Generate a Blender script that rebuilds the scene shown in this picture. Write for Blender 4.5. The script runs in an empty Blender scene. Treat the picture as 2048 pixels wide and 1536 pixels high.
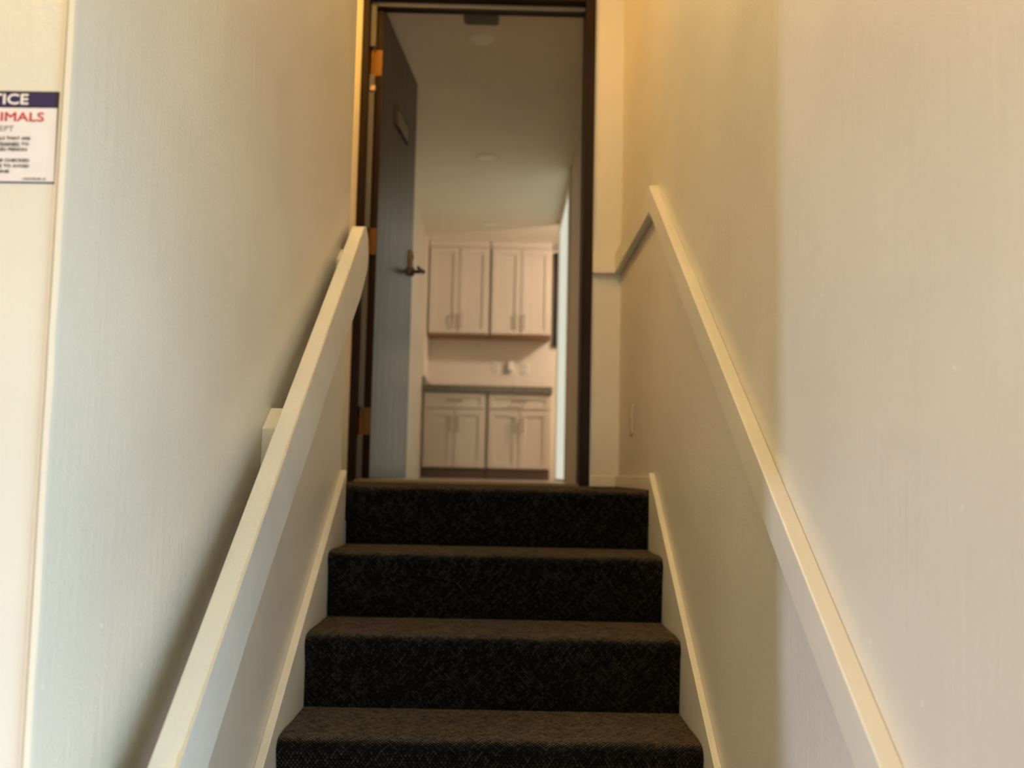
import bpy, bmesh, math, random
from mathutils import Vector, Matrix
random.seed(7)
C = bpy.context.scene.collection
PI = math.pi

# ------------------------------------------------------------------ camera
EYE = 1.554
cam_data = bpy.data.cameras.new('camera')
cam = bpy.data.objects.new('camera', cam_data)
C.objects.link(cam)
YAW, PITCH, ROLL = -0.0095, math.atan(0.075), 0.0215
cam.matrix_world = (Matrix.Translation((0, 0, EYE)) @ Matrix.Rotation(YAW, 4, 'Z')
                    @ Matrix.Rotation(PI / 2 + PITCH, 4, 'X') @ Matrix.Rotation(ROLL, 4, 'Z'))
cam_data.sensor_width = 36.0
cam_data.lens = 36.0 * 1800.0 / 2048.0
cam_data.shift_y = 47.0 / 2048.0
cam_data.clip_start = 0.02
cam_data.dof.use_dof = True
cam_data.dof.focus_distance = 1.75
cam_data.dof.aperture_fstop = 3.0
bpy.context.scene.camera = cam

# ------------------------------------------------------------------ world, exposure, lamps
sc = bpy.context.scene
sc.view_settings.view_transform = 'Standard'
sc.view_settings.look = 'None'
sc.view_settings.gamma = 1.0
sc.view_settings.use_curve_mapping = False
sc.view_settings.exposure = 0.08
w = bpy.data.worlds.new('World')
sc.world = w
w.use_nodes = True
w.node_tree.nodes['Background'].inputs[0].default_value = (0.8, 0.9, 1.0, 1)
w.node_tree.nodes['Background'].inputs[1].default_value = 0.3


def area_light(name, loc, aim, sx, sy, power, col):
    d = bpy.data.lights.new(name, 'AREA')
    d.shape = 'RECTANGLE'
    d.size, d.size_y = sx, sy
    d.energy = power
    d.color = col
    o = bpy.data.objects.new(name, d)
    C.objects.link(o)
    o.location = loc
    o.rotation_euler = (Vector(aim) - Vector(loc)).to_track_quat('-Z', 'Y').to_euler()
    return o


def bulb(name, loc, power, col, r=0.1):
    d = bpy.data.lights.new(name, 'POINT')
    d.energy = power
    d.color = col
    d.shadow_soft_size = r
    o = bpy.data.objects.new(name, d)
    C.objects.link(o)
    o.location = loc
    return o


area_light('side_fill_low', (0.495, 0.35, 0.45), (-1.0, 0.35, 0.45), 0.8, 0.9, 10, (0.62, 0.72, 1.0))  # added cool fill for the left wall and rail shadow; no window built here
area_light('side_fill_high', (0.495, 0.35, 1.45), (-1.0, 0.35, 1.45), 0.8, 0.9, 16, (0.48, 0.80, 1.0))  # upper half of the added cool fill, aimed at the left wall
area_light('entry_door_daylight', (0.02, -1.72, 1.15), (0.02, 1, 1.15), 0.9, 2.1, 22, (1.0, 0.95, 0.74))
area_light('left_strip_fill', (-2.75, -0.14, 1.1), (0.5, 1.15, 0.75), 0.13, 1.3, 10.5, (0.65, 0.74, 1.0))  # added strip light, kept narrow for a sharp shadow edge on the right wall
bpy.data.objects['left_strip_fill'].data.spread = math.radians(75)
bulb('entry_ceiling_lamp', (-1.05, 0.0, 3.1), 36, (1.0, 0.63, 0.17), 0.12)
bulb('landing_ceiling_lamp', (-0.50, 3.10, 3.95), 19, (1.0, 0.51, 0.08), 0.08)
bulb('stair_fill_light', (-0.50, 1.90, 3.95), 30, (1.0, 0.89, 0.60), 0.08)  # added fill light to brighten right wall and treads, no actual fitting
bulb('kitchen_ceiling_lamp', (1.45, 7.75, 3.66), 73, (1.0, 0.83, 0.66), 0.07)

# ------------------------------------------------------------------ levels (metres)
LAND = 1.512            # upper floor level
RISE, RUN = 0.194, 0.2755
NOSE = 2.98             # y of the landing nosing
FLOOR = LAND - 8 * RISE
XL, XR = -0.535, 0.505  # stair side walls
DOORW = 3.92            # near face of the wall with the door
CEIL = 3.86             # ceiling beyond the door
TOPC = 4.05             # stairwell ceiling


# ------------------------------------------------------------------ material helpers
def new_mat(name):
    m = bpy.data.materials.new(name)
    m.use_nodes = True
    nt = m.node_tree
    return m, nt, nt.nodes['Principled BSDF']


def N(nt, kind, **kw):
    n = nt.nodes.new(kind)
    for k, v in kw.items():
        setattr(n, k, v)
    return n


def link(nt, a, b):
    nt.links.new(a, b)


def math_node(nt, op, a, b=None, clamp=False):
    n = N(nt, 'ShaderNodeMath', operation=op, use_clamp=clamp)
    for i, v in enumerate((a, b)):
        if v is None:
            continue
        if isinstance(v, (int, float)):
            n.inputs[i].default_value = v
        else:
            link(nt, v, n.inputs[i])
    return n.outputs[0]


def mix_col(nt, fac, a, b):
    n = N(nt, 'ShaderNodeMix', data_type='RGBA')
    if isinstance(fac, (int, float)):
        n.inputs[0].default_value = fac
    else:
        link(nt, fac, n.inputs[0])
    for i, v in ((6, a), (7, b)):
        if isinstance(v, tuple):
            n.inputs[i].default_value = (*v[:3], 1)
        else:
            link(nt, v, n.inputs[i])
    return n.outputs[2]


def ramp(nt, fac, p0, p1):
    n = N(nt, 'ShaderNodeMapRange')
    link(nt, fac, n.inputs[0])
    n.inputs[1].default_value = p0
    n.inputs[2].default_value = p1
    return n.outputs[0]


def coords(nt, scale=(1, 1, 1)):
    tc = N(nt, 'ShaderNodeTexCoord')
    mp = N(nt, 'ShaderNodeMapping')
    mp.inputs['Scale'].default_value = scale
    link(nt, tc.outputs['Object'], mp.inputs[0])
    return mp.outputs[0]


def noise(nt, vec, scale, detail=3, rough=0.5):
    n = N(nt, 'ShaderNodeTexNoise')
    link(nt, vec, n.inputs['Vector'])
    n.inputs['Scale'].default_value = scale
    n.inputs['Detail'].default_value = detail
    n.inputs['Roughness'].default_value = rough
    return n.outputs['Fac']


def bump(nt, bsdf, h, strength, dist):
    b = N(nt, 'ShaderNodeBump')
    b.inputs['Strength'].default_value = strength
    b.inputs['Distance'].default_value = dist
    link(nt, h, b.inputs['Height'])
    link(nt, b.outputs[0], bsdf.inputs['Normal'])


def paint(name, col, rough=0.4, peel=0.25, streak=True, blotch=0.06, chips=False):
    m, nt, b = new_mat(name)
    v = coords(nt)
    big = noise(nt, v, 2.2, 4)
    dark = tuple(c * (1 - blotch) for c in col)
    lite = tuple(min(1, c * (1 + blotch)) for c in col)
    base = mix_col(nt, ramp(nt, big, 0.35, 0.65), dark, lite)
    h = noise(nt, v, 150, 2)
    if streak:
        sv = coords(nt, (60, 60, 2.0))
        s = noise(nt, sv, 1.0, 3)
        h = math_node(nt, 'ADD', math_node(nt, 'MULTIPLY', h, 0.6), math_node(nt, 'MULTIPLY', s, 0.55))
    if chips:
        sp = N(nt, 'ShaderNodeSeparateXYZ')
        link(nt, v, sp.inputs[0])
        cb = N(nt, 'ShaderNodeCombineXYZ')
        link(nt, math_node(nt, 'MULTIPLY', sp.outputs[1], 7.0), cb.inputs[0])
        link(nt, math_node(nt, 'MULTIPLY', sp.outputs[2], 3.2), cb.inputs[1])
        vo = N(nt, 'ShaderNodeTexVoronoi', voronoi_dimensions='2D')
        link(nt, cb.outputs[0], vo.inputs['Vector'])
        vo.inputs['Scale'].default_value = 1.0
        small = math_node(nt, 'LESS_THAN', vo.outputs['Distance'], 0.013)
        keep = N(nt, 'ShaderNodeSeparateColor')
        link(nt, vo.outputs['Color'], keep.inputs[0])
        some = math_node(nt, 'GREATER_THAN', keep.outputs[0], 0.55)
        chip = math_node(nt, 'MULTIPLY', small, some)
        base = mix_col(nt, math_node(nt, 'MULTIPLY', chip, 0.75), base, (0.90, 0.88, 0.82))
        h = math_node(nt, 'SUBTRACT', h, math_node(nt, 'MULTIPLY', chip, 0.9))
    link(nt, base, b.inputs['Base Color'])
    rr = math_node(nt, 'ADD', math_node(nt, 'MULTIPLY', big, 0.12), rough - 0.06)
    link(nt, rr, b.inputs['Roughness'])
    bump(nt, b, h, peel, 0.0020)
    return m


def plain(name, col, rough=0.5, metal=0.0, emit=0.0):
    m, nt, b = new_mat(name)
    v = coords(nt)
    n = noise(nt, v, 40, 3)
    base = mix_col(nt, n, tuple(c * 0.9 for c in col), tuple(min(1, c * 1.1) for c in col))
    link(nt, base, b.inputs['Base Color'])
    b.inputs['Roughness'].default_value = rough
    b.inputs['Metallic'].default_value = metal
    if emit:
        b.inputs['Emission Color'].default_value = (*col, 1)
        b.inputs['Emission Strength'].default_value = emit
    return m


def wood(name, dark, lite, rough=0.35, scale=(60, 60, 2.4), coat=0.0, bm_=0.12, spec=0.5):
    m, nt, b = new_mat(name)
    v = coords(nt, scale)
    g = noise(nt, v, 1.0, 6, 0.6)
    base = mix_col(nt, ramp(nt, g, 0.3, 0.7), dark, lite)
    link(nt, base, b.inputs['Base Color'])
    link(nt, math_node(nt, 'ADD', math_node(nt, 'MULTIPLY', g, 0.2), rough - 0.1), b.inputs['Roughness'])
    b.inputs['Coat Weight'].default_value = coat
    b.inputs['Specular IOR Level'].default_value = spec
    b.inputs['Coat Roughness'].default_value = 0.12
    bump(nt, b, g, bm_, 0.001)
    return m


def carpet_mat():
    m, nt, b = new_mat('carpet_loop')
    tc = N(nt, 'ShaderNodeTexCoord')
    sp = N(nt, 'ShaderNodeSeparateXYZ')
    link(nt, tc.outputs['Object'], sp.inputs[0])
    x = sp.outputs[0]
    run = math_node(nt, 'ADD', sp.outputs[1], sp.outputs[2])     # length along riser and tread
    a = math_node(nt, 'MULTIPLY', math_node(nt, 'ADD', x, run), 0.7071 / 0.0066)
    c = math_node(nt, 'MULTIPLY', math_node(nt, 'SUBTRACT', x, run), 0.7071 / 0.0066)

    def cell(sa, sc_):
        cb = N(nt, 'ShaderNodeCombineXYZ')
        link(nt, math_node(nt, 'FLOOR', math_node(nt, 'MULTIPLY', a, sa)), cb.inputs[0])
        link(nt, math_node(nt, 'FLOOR', math_node(nt, 'MULTIPLY', c, sc_)), cb.inputs[1])
        wn = N(nt, 'ShaderNodeTexWhiteNoise', noise_dimensions='3D')
        link(nt, cb.outputs[0], wn.inputs['Vector'])
        return wn.outputs['Value']

    loops = cell(1, 1)
    line1 = cell(1, 0.22)
    line2 = cell(0.22, 1)
    val = math_node(nt, 'ADD', math_node(nt, 'MULTIPLY', loops, 0.40),
                    math_node(nt, 'ADD', math_node(nt, 'MULTIPLY', line1, 0.30), math_node(nt, 'MULTIPLY', line2, 0.30)))
    sa = math_node(nt, 'ABSOLUTE', math_node(nt, 'SINE', math_node(nt, 'MULTIPLY', a, PI)))
    sb = math_node(nt, 'ABSOLUTE', math_node(nt, 'SINE', math_node(nt, 'MULTIPLY', c, PI)))
    dot = math_node(nt, 'MULTIPLY', sa, sb)
    amp = math_node(nt, 'MULTIPLY', ramp(nt, val, 0.44, 0.92), dot)
    lightc = mix_col(nt, line1, (0.066, 0.047, 0.032), (0.042, 0.042, 0.045))
    base = mix_col(nt, amp, (0.0008, 0.0008, 0.0010), lightc)
    big = noise(nt, tc.outputs['Object'], 9, 3)
    base = mix_col(nt, math_node(nt, 'MULTIPLY', big, 0.6), base, (0.0010, 0.0010, 0.0014))
    link(nt, base, b.inputs['Base Color'])
    b.inputs['Roughness'].default_value = 0.95
    b.inputs['Specular IOR Level'].default_value = 0.1
    link(nt, math_node(nt, 'ADD', 0.12, math_node(nt, 'MULTIPLY', math_node(nt, 'MULTIPLY', dot, val), 2.0), True), b.inputs['Sheen Weight'])
    b.inputs['Sheen Roughness'].default_value = 0.35
    b.inputs['Sheen Tint'].default_value = (0.75, 0.55, 0.36, 1)
    h = math_node(nt, 'ADD', dot, math_node(nt, 'MULTIPLY', loops, 0.4))
    bump(nt, b, h, 0.8, 0.003)
    return m


def frosted():
    m, nt, b = new_mat('daylit_frosted_glass')
    n = noise(nt, coords(nt), 3, 2)
    link(nt, mix_col(nt, n, (0.66, 0.66, 0.53), (0.70, 0.70, 0.57)), b.inputs['Emission Color'])
    b.inputs['Emission Strength'].default_value = 0.95
    b.inputs['Base Color'].default_value = (0.12, 0.12, 0.11, 1)
    b.inputs['Roughness'].default_value = 1.0
    b.inputs['Specular IOR Level'].default_value = 0.0
    return m


def granite():
    m, nt, b = new_mat('granite')
    v = coords(nt)
    n1 = noise(nt, v, 60, 5, 0.7)
    base = mix_col(nt, ramp(nt, n1, 0.4, 0.62), (0.05, 0.042, 0.034), (0.30, 0.24, 0.18))
    link(nt, base, b.inputs['Base Color'])
    b.inputs['Roughness'].default_value = 0.3
    return m


M = {
    'wall': paint('cream_side_wall_paint', (0.70, 0.655, 0.56), 0.36, 0.75, True, 0.04, chips=True),
    'wall_plain': paint('cream_wall_paint', (0.70, 0.655, 0.56), 0.36, 0.6, True, 0.03),
    'wall_lamp_tint': paint('cream_wall_paint_lamp_tint', (0.70, 0.62, 0.48), 0.5, 0.8, False, 0.03),  # same cream paint, with the warm lamp light tinted into its colour
    'trim': paint('cream_trim_paint', (0.74, 0.69, 0.58), 0.30, 0.25, False, 0.05),
    'rail': paint('worn_cream_rail_paint', (0.68, 0.66, 0.60), 0.34, 0.5, False, 0.07),
    'crack': plain('chipped_paint_edge', (0.60, 0.53, 0.40), 0.7),
    'ceil': paint('ceiling_paint', (0.82, 0.75, 0.62), 0.6, 0.1, False, 0.03),
    'hall': paint('hall_wall_paint', (0.74, 0.64, 0.52), 0.5, 0.1, False, 0.03),
    'carpet': carpet_mat(),
    'frame': wood('dark_frame_wood', (0.008, 0.0022, 0.0008), (0.020, 0.006, 0.002), 0.5, spec=0.2),
    'door': wood('dark_door_wood', (0.010, 0.006, 0.004), (0.030, 0.019, 0.013), 0.28, (55, 55, 1.2), 0.0, 0.20, spec=0.36),
    'brass': plain('old_brass', (0.20, 0.095, 0.022), 0.5, 0.6),
    'bronze': plain('aged_bronze', (0.20, 0.13, 0.07), 0.45, 0.7),
    'black_metal': plain('black_metal', (0.02, 0.018, 0.015), 0.4, 0.5),
    'seal': plain('grey_weatherstrip', (0.12, 0.115, 0.11), 0.6),
    'floor': plain('entry_floor_tile', (0.16, 0.13, 0.10), 0.6),
    'vinyl': plain('light_vinyl_floor', (0.42, 0.36, 0.32), 0.3),
    'steel': plain('threshold_metal', (0.24, 0.23, 0.20), 0.45, 0.6),
    'cab': paint('cream_cabinet_paint', (0.62, 0.52, 0.42), 0.4, 0.03, False, 0.02),
    'toe': plain('brown_toe_kick', (0.17, 0.10, 0.075), 0.6),
    'pull': plain('brushed_nickel', (0.34, 0.27, 0.22), 0.4, 0.8),
    'granite': granite(),
    'white': plain('white_plastic', (0.78, 0.72, 0.64), 0.4),
    'ivory': plain('ivory_plastic', (0.60, 0.52, 0.38), 0.4),
    'dark': plain('dark_slot', (0.03, 0.025, 0.02), 0.6),
    'vent': plain('grey_vent_metal', (0.17, 0.17, 0.14), 0.5),
    'lens': plain('light_lens', (0.92, 0.88, 0.82), 0.4),
    'panel': plain('black_gloss', (0.010, 0.010, 0.010), 0.25),
    'sign_white': plain('sign_white', (0.74, 0.68, 0.66), 0.45),
    'sign_blue': plain('sign_blue', (0.012, 0.006, 0.070), 0.5),
    'sign_navy': plain('sign_dark_border', (0.010, 0.009, 0.018), 0.5),
    'sign_red': plain('sign_red', (0.52, 0.022, 0.035), 0.4),
    'sign_grey': plain('sign_grey_ink', (0.10, 0.08, 0.085), 0.5),
    'sign_black': plain('sign_black_ink', (0.03, 0.025, 0.032), 0.5),
    'plate': plain('door_plate_dark', (0.012, 0.009, 0.007), 0.5),
    'plate_face': plain('door_plate_face', (0.10, 0.088, 0.07), 0.25),
    'glow': frosted(),
    'woodedge': plain('bare_wood_underside', (0.36, 0.20, 0.10), 0.6),
}


# ------------------------------------------------------------------ mesh helpers
def merge(bm, src):
    vm = [bm.verts.new(v.co) for v in src.verts]
    src.verts.index_update()
    for f in src.faces:
        try:
            bm.faces.new([vm[v.index] for v in f.verts])
        except ValueError:
            pass
    src.free()


def box(bm, x0, x1, y0, y1, z0, z1, bev=0.0, seg=2):
    t = bmesh.new()
    bmesh.ops.create_cube(t, size=1.0)
    for v in t.verts:
        v.co = Vector(((x0 + x1) / 2 + v.co.x * (x1 - x0), (y0 + y1) / 2 + v.co.y * (y1 - y0),
                       (z0 + z1) / 2 + v.co.z * (z1 - z0)))
    if bev:
        bmesh.ops.bevel(t, geom=t.edges[:], offset=bev, segments=seg, affect='EDGES', profile=0.5)
    merge(bm, t)


def prism(bm, pts, x0, x1, bev=0.0, xf=None, nx=1):
    """extrude a (y, z) polygon along x from x0 to x1 (xf shifts x by y)"""
    t = bmesh.new()
    rows = []
    for k in range(nx + 1):
        x = x0 + (x1 - x0) * k / nx
        rows.append([t.verts.new((x + (xf(p[0]) if xf else 0), p[0], p[1])) for p in pts])
    n = len(pts)
    for k in range(nx):
        for i in range(n):
            j = (i + 1) % n
            t.faces.new((rows[k][i], rows[k][j], rows[k + 1][j], rows[k + 1][i]))
    t.faces.new(rows[0][::-1])
    t.faces.new(rows[-1])
    bmesh.ops.recalc_face_normals(t, faces=t.faces[:])
    if bev:
        bmesh.ops.bevel(t, geom=[e for e in t.edges if e.calc_face_angle(0) > 0.6], offset=bev, segments=2,
                        affect='EDGES', profile=0.5)
    merge(bm, t)


def cyl(bm, p0, p1, r, seg=20, r1=None):
    p0, p1 = Vector(p0), Vector(p1)
    t = bmesh.new()
    bmesh.ops.create_cone(t, cap_ends=True, segments=seg, radius1=r, radius2=r if r1 is None else r1,
                          depth=(p1 - p0).length)
    q = (p1 - p0).to_track_quat('Z', 'Y').to_matrix().to_4x4()
    t.transform(Matrix.Translation((p0 + p1) / 2) @ q)
    merge(bm, t)


def lathe(bm, prof, centre, seg=32):
    rings = []
    for r, z in prof:
        rings.append([bm.verts.new((centre[0] + r * math.cos(2 * PI * i / seg),
                                    centre[1] + r * math.sin(2 * PI * i / seg), centre[2] + z)) for i in range(seg)])
    for a, b_ in zip(rings, rings[1:]):
        for i in range(seg):
            j = (i + 1) % seg
            bm.faces.new((a[i], a[j], b_[j], b_[i]))
    bm.faces.new(rings[0][::-1])
    bm.faces.new(rings[-1])


def obj(name, bm, mat, parent=None, smooth=False):
    me = bpy.data.meshes.new(name)
    bmesh.ops.recalc_face_normals(bm, faces=bm.faces[:])
    bm.to_mesh(me)
    bm.free()
    me.materials.append(mat)
    if smooth:
        me.polygons.foreach_set('use_smooth', [True] * len(me.polygons))
        me.set_sharp_from_angle(angle=math.radians(21))
    o = bpy.data.objects.new(name, me)
    C.objects.link(o)
    if parent:
        o.parent = parent
        o.matrix_parent_inverse = parent_world(parent).inverted()
    return o


def parent_world(p):
    m = p.matrix_basis.copy()
    while p.parent:
        m = p.parent.matrix_basis @ p.matrix_parent_inverse @ m
        p = p.parent
    return m


def struct(name, bm, mat, label=None, parent=None, smooth=False):
    o = obj(name, bm, mat, parent, smooth)
    if not parent:
        o['kind'] = 'structure'
        if label:
            o['label'] = label
    return o


def thing(name, label, cat, loc, group=None, kind=None):
    o = bpy.data.objects.new(name, None)
    o.empty_display_size = 0.1
    C.objects.link(o)
    o.location = loc
    o['label'] = label
    o['category'] = cat
    if group:
        o['group'] = group
    if kind:
        o['kind'] = kind
    return o


def tag(o, label, cat, group=None):
    o['label'] = label
    o['category'] = cat
    if group:
        o['group'] = group
    return o


def one_box(name, mat, b, label=None, parent=None, bev=0.0):
    bm = bmesh.new()
    box(bm, *b, bev)
    return struct(name, bm, mat, label, parent, smooth=bev > 0)


# ------------------------------------------------------------------ room shell
one_box('floor', M['floor'], (-3.3, 0.625, -1.9, 3.0, FLOOR - 0.1, FLOOR))
one_box('wall_right', M['wall'], (XR, XR + 0.12, -1.9, DOORW + 0.12, FLOOR - 0.1, TOPC + 0.1))
one_box('wall_left', M['wall'], (XL - 0.12, XL, 1.075, 3.0, FLOOR - 0.1, TOPC + 0.1))
one_box('wall_entry', M['wall_lamp_tint'], (-3.3, XL - 0.12, 1.075, 1.195, FLOOR - 0.1, TOPC + 0.1))
one_box('wall_near', M['wall_plain'], (-3.3, XR, -1.9, -1.78, FLOOR - 0.1, TOPC + 0.1))
one_box('wall_entry_left', M['wall_plain'], (-3.3, -3.18, -1.78, 1.075, FLOOR - 0.1, TOPC + 0.1))
one_box('wall_landing_left', M['wall_plain'], (-0.97, -0.85, 3.0, DOORW + 0.12, LAND - 0.3, TOPC + 0.1))
one_box('wall_landing_return', M['wall_plain'], (-0.97, XL - 0.12, 2.9, 3.0, LAND - 0.3, TOPC + 0.1))
one_box('ceiling', M['ceil'], (-3.3, 0.625, -1.9, DOORW + 0.12, TOPC, TOPC + 0.1))

# wall with the doorway at the top of the stairs
HEAD = 3.69
JL, JR = -0.640, 0.333     # clear opening between the frame sides
bm = bmesh.new()
box(bm, -0.85, JL - 0.03, DOORW, DOORW + 0.12, LAND - 0.3, TOPC)
box(bm, JR + 0.045, XR, DOORW, DOORW + 0.12, LAND - 0.3, TOPC)
box(bm, JL - 0.03, JR + 0.045, DOORW, DOORW + 0.12, HEAD + 0.06, TOPC)
struct('wall_far', bm, M['wall_plain'])

# ------------------------------------------------------------------ carpeted stairs
stairs = thing('staircase', 'straight flight of stairs in dark speckled loop carpet between two cream walls', 'staircase',
               (0, NOSE, FLOOR))


def step_profile(yn, z1, back, z0, rise):
    R = 0.026
    pts = [(yn + 0.022, z0), (yn + 0.020, z1 - rise + 0.004), (yn + 0.016, z1 - 0.085), (yn + 0.009, z1 - 0.05)]
    for k in range(9):
        a = PI + 0.25 - (PI / 2 + 0.25) * k / 8
        pts.append((yn + R + R * math.cos(a), z1 - R + R * math.sin(a)))
    pts += [(yn + 0.07, z1 - 0.001), (yn + 0.16, z1 - 0.002), (back, z1 - 0.001), (back, z0)]
    return pts


def step_mesh(yn, z1, back, z0, rise, x0, x1, amp=0.002):
    bm = bmesh.new()
    prism(bm, step_profile(yn, z1, back, z0, rise), x0, x1, nx=56)
    ph = random.random() * 6
    for v in bm.verts:
        if z0 + 0.01 < v.co.z:
            wob = math.sin(v.co.x * 23 + ph) + 0.7 * math.sin(v.co.x * 51 + 2 * ph) + random.uniform(-0.6, 0.6)
            if v.co.y < yn + 0.1:
                v.co.z += amp * 0.45 * wob if v.co.z > z1 - 0.05 else 0
                v.co.y += amp * 0.6 * wob
        e = min(v.co.x - x0, x1 - x0 - (v.co.x - x0))
        if e < 0.012 and v.co.y < yn + 0.04 and v.co.z > z1 - 0.05:     # the pile rounds over at the sides
            v.co.z -= (0.012 - e) * 0.35
            v.co.y += (0.012 - e) * 0.35
    return bm


SX0, SX1 = -0.512, 0.486
for k in range(1, 8):
    yn = NOSE - RUN * (8 - k)
    z1 = LAND - RISE * (8 - k)
    obj('step', step_mesh(yn, z1, yn + RUN + 0.021, FLOOR, RISE, SX0, SX1), M['carpet'], stairs, smooth=True)
bm = step_mesh(NOSE, LAND, NOSE + 0.30, FLOOR, RISE, SX0, SX1)
obj('landing_edge', bm, M['carpet'], stairs, smooth=True)
one_box('floor_landing', M['carpet'], (-0.85, XR, NOSE + 0.30, DOORW + 0.02, LAND - 0.12, LAND))
bm = bmesh.new()
box(bm, -0.85, SX0, 3.0, NOSE + 0.30, LAND - 0.12, LAND)
box(bm, SX1, XR, 3.0, NOSE + 0.30, LAND - 0.12, LAND)
struct('floor_landing_side', bm, M['carpet'])

# sloping skirting boards beside the steps
SK = 0.705


def skirt(name, x0, x1, z_at, ytop=2.992):
    y0 = 1.08
    zt = lambda y: z_at + SK * (y - 2.99)
    pts = [(y0, FLOOR), (y0, zt(y0)), (ytop, zt(ytop)), (ytop, FLOOR)]
    bm = bmesh.new()
    prism(bm, pts, x0, x1, 0.0022)
    return struct(name, bm, M['trim'], smooth=True)


skirt('baseboard_left', XL, SX0 - 0.002, 1.558)
skirt('baseboard_right', SX1 + 0.002, XR, 1.570)
one_box('baseboard_landing', M['trim'], (XR - 0.012, XR, 2.994, DOORW, LAND, LAND + 0.048), bev=0.003)
one_box('baseboard_far', M['trim'], (JR + 0.045, XR - 0.012, DOORW - 0.012, DOORW, LAND, LAND + 0.048), bev=0.003)

# corner moulding where the stair wall meets the entry wall
bm = bmesh.new()
t = bmesh.new()
n = 70
zs = [FLOOR + (TOPC - FLOOR) * i / n for i in range(n + 1)]
sect = [(-0.5430, 1.0752), (-0.5430, 1.068), (-0.5415, 1.066), (-0.534, 1.0655), (XL + 0.0012, 1.0675), (XL + 0.0012, 1.0752)]
rows = []
for z in zs:
    j = random.uniform(-0.0006, 0.0006)
    rows.append([t.verts.new((p[0] + (j if p[0] > -0.537 else 0), p[1] + j * 0.5, z)) for p in sect])
for a, b_ in zip(rows, rows[1:]):
    for i in range(len(sect)):
        q = (i + 1) % len(sect)
        t.faces.new((a[i], a[q], b_[q], b_[i]))
t.faces.new(rows[0][::-1])
t.faces.new(rows[-1])
merge(bm, t)
box(bm, -0.5492, -0.5458, 1.0712, 1.0752, FLOOR, TOPC, 0.001)
struct('trim_1', bm, M['trim'])

# ------------------------------------------------------------------ handrails
RS = 0.727
left_rail = thing('handrail', 'thick cream painted plank handrail with chipped edges on the left stair wall', 'handrail', (-0.5, 2.0, 1.6))
ztop = lambda y: 1.149 + RS * (y - 1.257) + 0.004 * math.sin(2.2 * (y - 1.2))
splay = lambda y: -0.0252 * (y - 1.257)
top = [(y, ztop(y)) for y in [1.085 + i * (2.93 - 1.085) / 30 for i in range(31)]]
tip = [(2.970, 2.374), (3.005, 2.366), (3.034, 2.346), (3.050, 2.314), (3.050, 2.268), (3.035, 2.240), (2.985, 2.196),
       (2.900, 2.122), (2.740, 2.018), (2.620, 1.950)]
low = [(y, ztop(y) - 0.152 - 0.026 * min(1, max(0, (y - 1.6) / 0.6))) for y in [2.48 - i * (2.48 - 1.085) / 24 for i in range(25)]]
bm = bmesh.new()
prism(bm, top + tip + low, -0.430 - 0.042, -0.430, 0.003, splay)
obj('rail_board', bm, M['rail'], left_rail, smooth=True)
# ragged line of chipped paint along the upper inner edge
bm = bmesh.new()
prev = None
ny = 260
for i in range(ny + 1):
    y = 1.09 + (2.86 - 1.09) * i / ny
    x = -0.430 + splay(y)
    wdt = 0.0005 + 0.0010 * random.random() + (0.0022 * random.random() if math.sin(y * 17) + math.sin(y * 41) > 0.75 else 0)
    z = ztop(y)
    q = [bm.verts.new((x - 0.0026 - wdt, y, z + 0.0004)), bm.verts.new((x - 0.0008, y, z + 0.0001)),
         bm.verts.new((x + 0.0004, y, z - 0.0024 - wdt * 0.4)), bm.verts.new((x - 0.004, y, z - 0.004))]
    if prev:
        for a in range(4):
            b_ = (a + 1) % 4
            bm.faces.new((prev[a], prev[b_], q[b_], q[a]))
    prev = q
tag_o = obj('worn_edge', bm, M['crack'], left_rail)
tag_o['label'] = 'ragged chipped paint along the rail edge'
for yb in (1.22, 2.00, 2.785):
    bm = bmesh.new()
    zt = 1.644 + RS * (yb - 1.998)
    pts = [(yb, zt), (yb + 0.070, zt + RS * 0.070), (yb + 0.070, zt + RS * 0.070 - 0.085), (yb, zt - 0.085)]
    prism(bm, pts, XL, -0.472 + splay(yb) + 0.002, 0.002)
    obj('spacer_block', bm, M['rail'], left_rail, smooth=True)

right_rail = thing('handrail', 'cream board rail fixed along the right stair wall, turning level at the landing', 'handrail', (0.49, 2.0, 1.8))
rz = lambda y: 1.203 + RS * (y - 1.136)
YK = 2.955
pts = [(1.0, rz(1.0)), (YK, rz(YK)), (YK + 0.008, rz(YK) - 0.008), (YK + 0.008, rz(YK) - 0.102), (YK - 0.01, rz(YK - 0.01) - 0.087), (1.0, rz(1.0) - 0.087)]
bm = bmesh.new()
prism(bm, pts, 0.475, XR, 0.0025)
obj('sloped_rail', bm, M['trim'], right_rail, smooth=True)
bm = bmesh.new()
zl = 2.537
prism(bm, [(YK + 0.008, zl), (DOORW - 0.03, zl), (DOORW - 0.03, zl - 0.09), (YK + 0.008, zl - 0.09)], 0.475, XR, 0.0025)
obj('level_rail', bm, M['trim'], right_rail, smooth=True)
bm = bmesh.new()
box(bm, JR + 0.046, XR, DOORW - 0.03, DOORW, zl - 0.09, zl, 0.0025)
obj('end_rail', bm, M['trim'], right_rail, smooth=True)

# ------------------------------------------------------------------ outlet on the right stair wall
ol = thing('wall_outlet', 'ivory wall outlet low on the right wall beside the landing', 'outlet', (XR, 3.52, 1.78))
bm = bmesh.new()
box(bm, XR - 0.006, XR, 3.485, 3.555, 1.722, 1.838, 0.002)
obj('cover_plate', bm, M['ivory'], ol, smooth=True)
for dz in (-0.026, 0.026):
    bm = bmesh.new()
    box(bm, XR - 0.0085, XR - 0.005, 3.504, 3.536, 1.78 + dz - 0.017, 1.78 + dz + 0.017, 0.001)
    obj('socket', bm, M['ivory'], ol, smooth=True)

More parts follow.
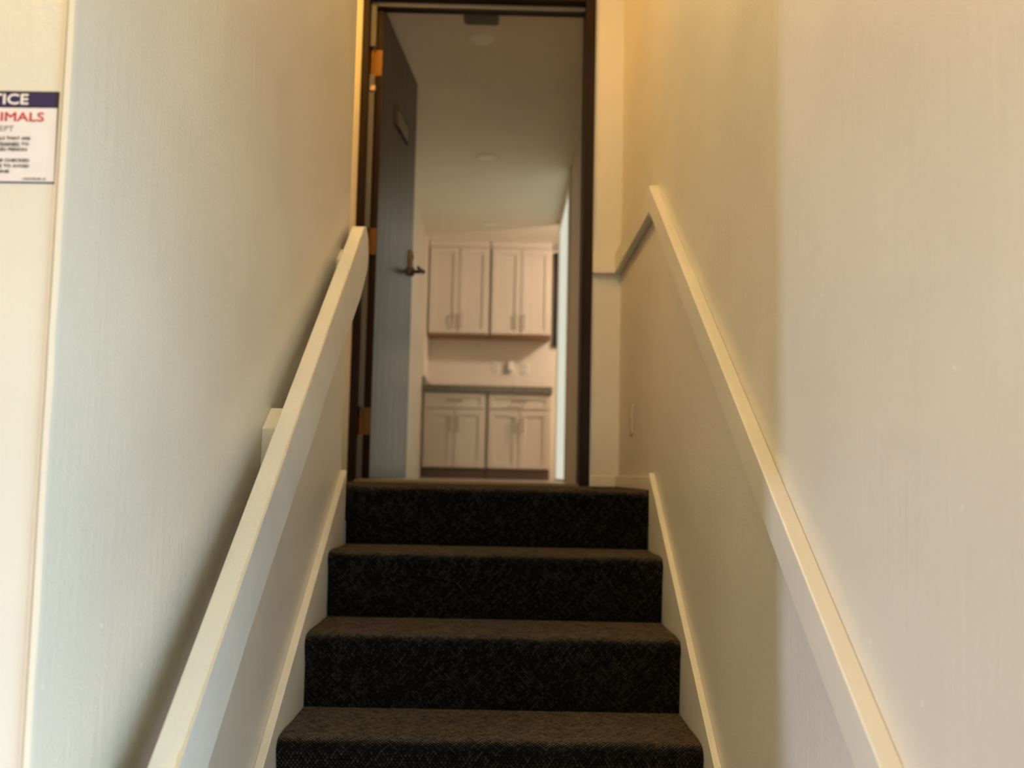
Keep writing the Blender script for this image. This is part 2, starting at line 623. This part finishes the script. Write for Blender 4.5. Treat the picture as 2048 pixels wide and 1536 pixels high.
# ------------------------------------------------------------------ door frame and door
fr = thing('trim_2', 'dark brown door frame at the top of the stairs', 'door frame', (JL, DOORW, LAND), kind='structure')
FY0, FY1 = DOORW - 0.015, DOORW + 0.135
for nm, b in (('jamb', (JL - 0.03, JL, FY0, FY1, LAND, HEAD + 0.06)),
              ('jamb', (JR, JR + 0.045, FY0, FY1, LAND, HEAD + 0.06)),
              ('head', (JL, JR, FY0, FY1, HEAD, HEAD + 0.06))):
    bm = bmesh.new()
    box(bm, *b, 0.003)
    obj(nm, bm, M['frame'], fr, smooth=True)
for b in ((JL, JL + 0.024, 3.955, 3.972, LAND + 0.012, 1.715), (JL, JL + 0.024, 3.955, 3.972, 1.84, 2.535),
          (JL, JL + 0.024, 3.955, 3.972, 2.64, 3.35), (JL, JL + 0.024, 3.955, 3.972, 3.48, HEAD),
          (JL + 0.024, JR, 3.955, 3.972, HEAD - 0.020, HEAD)):
    bm = bmesh.new()
    box(bm, *b, 0.002)
    o = obj('weatherstrip', bm, M['seal'], fr, smooth=True)
bm = bmesh.new()
box(bm, JL + 0.004, JL + 0.03, 3.948, 3.957, 3.27, 3.295, 0.003)
obj('weatherstrip_clip', bm, M['pull'], fr, smooth=True)
bm = bmesh.new()
prism(bm, [(3.90, LAND), (3.915, LAND + 0.010), (4.02, LAND + 0.010), (4.045, LAND - 0.002), (4.045, LAND - 0.01), (3.90, LAND - 0.01)], JL, JR)
obj('threshold', bm, M['steel'], fr)

HX, HY = -0.586, 3.985
ANG = math.radians(84.5)
door = thing('door_1', 'dark brown wood door swung open into the hallway beyond the stairs', 'door', (HX, HY, LAND + 0.012), kind='structure')
LEAFW = 0.81
door_parts = []


def leaf_obj(name, bm, mat, parent=None, smooth=False):
    """door-leaf coordinates: x along the leaf from the hinge, y into the leaf, z up from the threshold"""
    bm.transform(Matrix.Translation((HX, HY, LAND + 0.012)) @ Matrix.Rotation(ANG, 4, 'Z'))
    return obj(name, bm, mat, parent or door, smooth)


LH = 3.678 - (LAND + 0.012)
bm = bmesh.new()
box(bm, 0, LEAFW, 0, 0.036, 0.0, LH, 0.0025)
leaf = leaf_obj('door_leaf', bm, M['door'], smooth=True)
leaf.data.materials.append(M['frame'])
ax = Vector((math.cos(ANG), math.sin(ANG), 0))
for p in leaf.data.polygons:
    if abs(p.normal.dot(ax)) > 0.3:
        p.material_index = 1
zz = lambda z: z - (LAND + 0.012)
for zc in (3.415, 2.588, 1.778):
    bm = bmesh.new()
    box(bm, -0.003, 0.0, 0.002, 0.034, zz(zc) - 0.060, zz(zc) + 0.060)
    hx = -0.006
    cyl(bm, (hx, 0.046, zz(zc) - 0.062), (hx, 0.046, zz(zc) + 0.062), 0.007, 18)
    box(bm, -0.005, -0.001, 0.03, 0.062, zz(zc) - 0.060, zz(zc) + 0.060)
    o = leaf_obj('hinge', bm, M['brass'], smooth=True)
# lock with lever handles
bm = bmesh.new()
box(bm, LEAFW - 0.095, LEAFW - 0.03, -0.012, 0.0, zz(2.60), zz(2.735), 0.010, 4)
esc = leaf_obj('lock_plate', bm, M['bronze'], smooth=True)
bm = bmesh.new()
zc = zz(2.622)
cyl(bm, (LEAFW - 0.062, -0.010, zc), (LEAFW - 0.062, -0.072, zc), 0.010, 18)
cyl(bm, (LEAFW - 0.062, -0.010, zc), (LEAFW - 0.062, -0.022, zc), 0.023, 24)
cyl(bm, (LEAFW - 0.055, -0.068, zc), (LEAFW - 0.175, -0.066, zc - 0.004), 0.011, 18, 0.008)
t = bmesh.new()
bmesh.ops.create_uvsphere(t, u_segments=16, v_segments=10, radius=0.0125)
t.transform(Matrix.Translation((LEAFW - 0.060, -0.070, zc)))
merge(bm, t)
lev = leaf_obj('lever_handle', bm, M['black_metal'], esc, smooth=True)
bm = bmesh.new()
cyl(bm, (LEAFW - 0.062, -0.011, zz(2.70)), (LEAFW - 0.062, -0.017, zz(2.70)), 0.012, 20)
leaf_obj('key_cylinder', bm, M['brass'], esc, smooth=True)
bm = bmesh.new()
box(bm, 0.29, 0.58, -0.006, 0.0, zz(3.245), zz(3.345), 0.002)
pl = leaf_obj('name_plate', bm, M['plate'], smooth=True)
bm = bmesh.new()
box(bm, 0.335, 0.565, -0.008, -0.005, zz(3.258), zz(3.332), 0.001)
leaf_obj('plate_face', bm, M['plate_face'], pl, smooth=True)

# ------------------------------------------------------------------ hallway and kitchen beyond the door
HXL, HXR = -0.775, 0.47
KB = 9.10
HF = LAND - 0.002
one_box('floor_hall', M['vinyl'], (HXL - 0.1, 2.6, 4.04, KB + 0.1, HF - 0.1, HF))
one_box('ceiling_hall', M['ceil'], (HXL - 0.1, 2.6, 4.055, KB + 0.1, CEIL, CEIL + 0.1))
one_box('wall_hall_left', M['hall'], (HXL - 0.1, HXL, 4.055, KB + 0.1, HF - 0.1, CEIL))
one_box('wall_kitchen_back', M['hall'], (HXL, 2.6, KB, KB + 0.1, HF - 0.1, CEIL))
one_box('wall_kitchen_right', M['hall'], (2.5, 2.6, 4.055, KB, HF - 0.1, CEIL))
WY0, WY1, WZ1 = 6.62, 8.08, 3.80
bm = bmesh.new()
box(bm, HXR, HXR + 0.1, 4.055, WY0, HF - 0.1, CEIL)
box(bm, HXR, HXR + 0.1, WY1, WY1 + 0.02, HF - 0.1, CEIL)
box(bm, HXR, HXR + 0.1, WY0, WY1, WZ1, CEIL)
struct('wall_hall_right', bm, M['hall'])
win = thing('window_1', 'tall bright frosted glass window in the right hallway wall', 'window', (HXR, 7.3, HF), kind='structure')
bm = bmesh.new()
box(bm, HXR + 0.012, HXR + 0.022, WY0 + 0.02, WY1 - 0.02, HF + 0.02, WZ1 - 0.015)
obj('glass_pane', bm, M['glow'], win)
bm = bmesh.new()
box(bm, HXR - 0.016, HXR + 0.03, WY0 - 0.07, WY0 + 0.02, HF, CEIL - 0.002, 0.002)
box(bm, HXR, HXR + 0.03, WY1 - 0.02, WY1, HF, WZ1)
box(bm, HXR, HXR + 0.03, WY0 + 0.02, WY1 - 0.02, WZ1 - 0.015, WZ1)
box(bm, HXR, HXR + 0.03, WY0 + 0.02, WY1 - 0.02, HF, HF + 0.02)
obj('window_frame', bm, M['hall'], win, smooth=True)

UF, BF = 8.76, 8.49          # fronts of the upper and base cabinets
X0, XM, X1 = -0.762, -0.157, 0.448


def shaker(bm, x0, x1, z0, z1, yf, fw=0.055):
    """door or drawer front: recessed panel inside a flat frame, front face at yf"""
    box(bm, x0 + fw - 0.004, x1 - fw + 0.004, yf + 0.010, yf + 0.020, z0 + fw - 0.004, z1 - fw + 0.004)
    box(bm, x0, x0 + fw, yf, yf + 0.020, z0, z1, 0.002, 1)
    box(bm, x1 - fw, x1, yf, yf + 0.020, z0, z1, 0.002, 1)
    box(bm, x0 + fw, x1 - fw, yf, yf + 0.020, z0, z0 + fw, 0.002, 1)
    box(bm, x0 + fw, x1 - fw, yf, yf + 0.020, z1 - fw, z1, 0.002, 1)


def bar_pull(p0, p1, yf, parent):
    bm = bmesh.new()
    a, b_ = Vector(p0), Vector(p1)
    a.y = b_.y = yf - 0.028
    d = (b_ - a).normalized() * 0.02
    cyl(bm, a, b_, 0.006, 18)
    for q in (a + d, b_ - d):
        cyl(bm, q, (q.x, yf + 0.001, q.z), 0.005, 18)
    obj('pull', bm, M['pull'], parent, smooth=True)


def upper(x0, x1, label):
    z0, z1 = 2.93, 3.795
    r = thing('upper_cabinet', label, 'cabinet', ((x0 + x1) / 2, KB, z0), 'wall cabinets above the counter')
    bm = bmesh.new()
    box(bm, x0, x1, UF + 0.02, KB - 0.001, z0, z1)
    obj('body', bm, M['cab'], r)
    bm = bmesh.new()
    box(bm, x0, x1, UF + 0.004, UF + 0.04, z1, CEIL - 0.001, 0.002)
    obj('top_filler', bm, M['cab'], r)
    bm = bmesh.new()
    box(bm, x0, x1, UF + 0.022, KB - 0.002, z0 - 0.010, z0)
    obj('bottom_panel', bm, M['woodedge'], r)['label'] = 'bare brown wood underside'
    xm = (x0 + x1) / 2
    for a, b_, hx in ((x0 + 0.012, xm - 0.004, xm - 0.036), (xm + 0.004, x1 - 0.012, xm + 0.036)):
        bm = bmesh.new()
        shaker(bm, a, b_, z0 + 0.004, z1 - 0.012, UF)
        d = obj('cabinet_door', bm, M['cab'], r)
        bar_pull((hx, 0, z0 + 0.05), (hx, 0, z0 + 0.20), UF, d)


def base(x0, x1, label):
    z0, z1 = 1.612, 2.325
    r = thing('base_cabinet', label, 'cabinet', ((x0 + x1) / 2, KB, HF), 'base cabinets under the counter')
    bm = bmesh.new()
    box(bm, x0, x1, BF + 0.02, KB - 0.001, z0, z1)
    obj('body', bm, M['cab'], r)
    bm = bmesh.new()
    box(bm, x0, x1, BF + 0.075, BF + 0.095, HF, z0)
    obj('toe_kick', bm, M['toe'], r)
    bm = bmesh.new()
    zd = z1 - 0.150
    shaker(bm, x0 + 0.016, x1 - 0.016, zd, z1 - 0.012, BF, 0.04)
    d = obj('drawer', bm, M['cab'], r)
    xm = (x0 + x1) / 2
    bar_pull((xm - 0.075, 0, z1 - 0.080), (xm + 0.075, 0, z1 - 0.080), BF, d)
    for a, b_, hx in ((x0 + 0.016, xm - 0.004, xm - 0.036), (xm + 0.004, x1 - 0.016, xm + 0.036)):
        bm = bmesh.new()
        shaker(bm, a, b_, z0 + 0.004, zd - 0.012, BF)
        d = obj('cabinet_door', bm, M['cab'], r)
        bar_pull((hx, 0, zd - 0.22), (hx, 0, zd - 0.07), BF, d)


upper(X0, XM - 0.006, 'left cream wall cabinet with two shaker doors, nearest the hallway side wall')
upper(XM + 0.006, X1, 'right cream wall cabinet with two shaker doors, beside the black panel')
base(X0, XM - 0.006, 'left cream base cabinet with one drawer over two doors, against the side wall')
base(XM + 0.006, X1, 'right cream base cabinet with one drawer over two doors, at the open counter end')
bm = bmesh.new()
box(bm, X0 - 0.012, X1 + 0.012, BF - 0.022, KB - 0.001, 2.326, 2.392, 0.006)
ct = obj('worktop', bm, M['granite'], None, smooth=True)
tag(ct, 'brown speckled granite worktop lying across both base cabinets', 'worktop')
bm = bmesh.new()
box(bm, X0 - 0.012, X0 + 0.006, BF, KB - 0.001, 2.392, 2.475, 0.002)
obj('side_splash', bm, M['granite'], ct, smooth=True)


def back_outlet(x, label, plug=False):
    r = thing('counter_outlet', label, 'outlet', (x, KB, 2.63), 'outlets above the counter')
    bm = bmesh.new()
    box(bm, x - 0.037, x + 0.037, KB - 0.007, KB, 2.572, 2.69, 0.002)
    obj('cover_plate', bm, M['white'], r, smooth=True)
    for dz in (-0.026, 0.026):
        bm = bmesh.new()
        box(bm, x - 0.016, x + 0.016, KB - 0.010, KB - 0.006, 2.631 + dz - 0.016, 2.631 + dz + 0.016, 0.001)
        obj('socket', bm, M['ivory'], r, smooth=True)


back_outlet(-0.085, 'white outlet on the kitchen wall left of the plugged-in device')
back_outlet(0.215, 'white outlet on the kitchen wall at the lit right end of the counter')
pf = thing('plug_in_device', 'small white plug-in device on the wall above the worktop', 'plug-in device', (0.06, KB, 2.63))
bm = bmesh.new()
box(bm, 0.030, 0.090, KB - 0.055, KB - 0.004, 2.60, 2.70, 0.014, 4)
obj('device_body', bm, M['white'], pf, smooth=True)
bm = bmesh.new()
box(bm, 0.022, 0.098, KB - 0.006, KB, 2.575, 2.693, 0.002)
obj('cover_plate', bm, M['white'], pf, smooth=True)

pn = thing('wall_panel', 'black glossy panel on the kitchen wall right of the wall cabinets', 'panel', (0.78, KB, 2.86))
bm = bmesh.new()
box(bm, 0.485, 1.15, KB - 0.045, KB - 0.001, 2.865, 3.83, 0.006)
obj('panel_case', bm, M['panel'], pn, smooth=True)
bm = bmesh.new()
box(bm, 0.505, 1.13, KB - 0.048, KB - 0.044, 2.89, 3.81, 0.001)
obj('panel_face', bm, M['panel'], pn)

light_labels = ['unlit round recessed ceiling light right behind the ceiling vent, nearest the stairs',
                'unlit round recessed ceiling light in the middle of the hallway ceiling',
                'unlit round recessed ceiling light just in front of the wall cabinets']
for (y, lab) in zip((4.62, 6.42, 8.18), light_labels):
    r = thing('recessed_light', lab, 'ceiling light', (-0.155, y, CEIL), 'recessed lights along the hallway ceiling')
    bm = bmesh.new()
    prof = [(0.062, -0.002), (0.064, -0.007), (0.086, -0.007), (0.092, -0.003), (0.093, 0.0)]
    rings = []
    for rr, dz in prof:
        rings.append([bm.verts.new((-0.155 + rr * math.cos(2 * PI * i / 40), y + rr * math.sin(2 * PI * i / 40), CEIL + dz)) for i in range(40)])
    for a, b_ in zip(rings, rings[1:]):
        for i in range(40):
            j = (i + 1) % 40
            bm.faces.new((a[i], a[j], b_[j], b_[i]))
    obj('trim_ring', bm, M['ceil'], r, smooth=True)
    bm = bmesh.new()
    lathe(bm, [(0.062, -0.0015), (0.062, -0.003), (0.045, -0.006), (0.02, -0.007)], (-0.155, y, CEIL), 40)
    obj('lens', bm, M['lens'], r, smooth=True)

vt = thing('ceiling_vent', 'grey louvred ceiling vent just inside the doorway', 'vent', (-0.155, 4.37, CEIL))
bm = bmesh.new()
box(bm, -0.245, -0.065, 4.285, 4.455, CEIL - 0.006, CEIL, 0.002)
obj('vent_frame', bm, M['vent'], vt, smooth=True)
for i in range(6):
    bm = bmesh.new()
    yy = 4.305 + i * 0.026
    prism(bm, [(yy, CEIL - 0.006), (yy + 0.015, CEIL - 0.013), (yy + 0.018, CEIL - 0.012), (yy + 0.004, CEIL - 0.0055)], -0.235, -0.075)
    obj('louvre', bm, M['vent'], vt)

# ------------------------------------------------------------------ notice on the entry wall
SY = 1.0745
sg = thing('notice_sign', 'white notice about animals with dark blue header on the entry wall', 'sign', (-0.622, 1.075, 1.95))
TILT = -0.012


def sign_obj(name, bm, mat, parent=None):
    bm.transform(Matrix.Translation((-0.549, 0, 1.95)) @ Matrix.Rotation(TILT, 4, 'Y') @ Matrix.Translation((0.549, 0, -1.95)))
    return obj(name, bm, mat, parent or sg)


SX_R, SX_L, SZ0, SZ1 = -0.5498, -0.695, 1.8945, 2.0090
bm = bmesh.new()
box(bm, SX_L, SX_R, SY - 0.0006, SY + 0.0004, SZ0, SZ1)
plate = sign_obj('border_sheet', bm, M['sign_navy'])
bm = bmesh.new()
box(bm, SX_L + 0.0018, SX_R - 0.0018, SY - 0.0011, SY - 0.0004, SZ0 + 0.0018, SZ1 - 0.021)
sign_obj('white_field', bm, M['sign_white'])
bm = bmesh.new()
box(bm, SX_L + 0.004, SX_R - 0.004, SY - 0.0011, SY - 0.0004, SZ1 - 0.0188, SZ1 - 0.0022)
sign_obj('header_band', bm, M['sign_blue'])


def lettering(name, txt, x_right, z_base, cap, mat, bold=0.0, width=None, underline=None):
    cu = bpy.data.curves.new('lettering', 'FONT')
    cu.body = txt
    cu.align_x = 'RIGHT'
    cu.size = cap / 0.729
    cu.resolution_u = 3
    tmp = bpy.data.objects.new('lettering', cu)
    C.objects.link(tmp)
    dg = bpy.context.evaluated_depsgraph_get()
    me = bpy.data.meshes.new_from_object(tmp.evaluated_get(dg))
    bpy.data.objects.remove(tmp)
    bm = bmesh.new()
    bm.from_mesh(me)
    bpy.data.meshes.remove(me)
    xs = [v.co.x for v in bm.verts]
    sx = 1.0
    if width:
        sx = width / (max(xs) - min(xs))
    mx = max(xs)
    for v in bm.verts:
        v.co = Vector((x_right + (v.co.x - mx) * sx, SY - 0.0014, z_base + v.co.y))
    if bold:
        src = bm.copy()
        lay = 0
        for dx, dz in ((-bold, 0), (bold, 0), (0, bold), (0, -bold)):
            c2 = src.copy()
            lay += 1
            bmesh.ops.translate(c2, verts=c2.verts[:], vec=(dx, -0.00006 * lay, dz))
            merge(bm, c2)
        src.free()
    if underline:
        a, b_ = underline
        box(bm, a, b_, SY - 0.0015, SY - 0.0013, z_base - 0.0010, z_base - 0.0004)
    return sign_obj(name, bm, mat, plate if False else None)


lettering('header_lettering', 'NOTICE', -0.5872, 1.9925, 0.0132, M['sign_white'], 0.0006, 0.079)
lettering('red_lettering', 'NO ANIMALS', -0.5672, 1.9712, 0.0115, M['sign_red'], 0.0004, 0.120)
lettering('grey_lettering', 'EXCEPT', -0.603, 1.9583, 0.0074, M['sign_grey'], 0.0, 0.038)
INK = M['sign_black']
lettering('black_lettering', 'SERVICE ANIMALS THAT ARE', -0.5825, 1.9478, 0.0040, INK, 0.00022, 0.080)
lettering('black_lettering', 'TRAINED TO', -0.5842, 1.9409, 0.0040, INK, 0.0002, 0.0375, (-0.6217, -0.594))
lettering('black_lettering', 'DISABLED PERSON', -0.586, 1.9340, 0.0040, INK, 0.00022, 0.052)
lettering('black_lettering', 'BE CHECKED', -0.5825, 1.9204, 0.0040, INK, 0.00022, 0.038)
lettering('black_lettering', 'OFFICE TO AVOID', -0.5825, 1.9135, 0.0040, INK, 0.0002, 0.053)
lettering('black_lettering', 'FINE', -0.606, 1.9066, 0.0040, INK, 0.00022, 0.0145)
lettering('footer_lettering', '- MONTPELIER, ID', -0.5615, 1.8984, 0.0024, INK, 0.0001, 0.029)
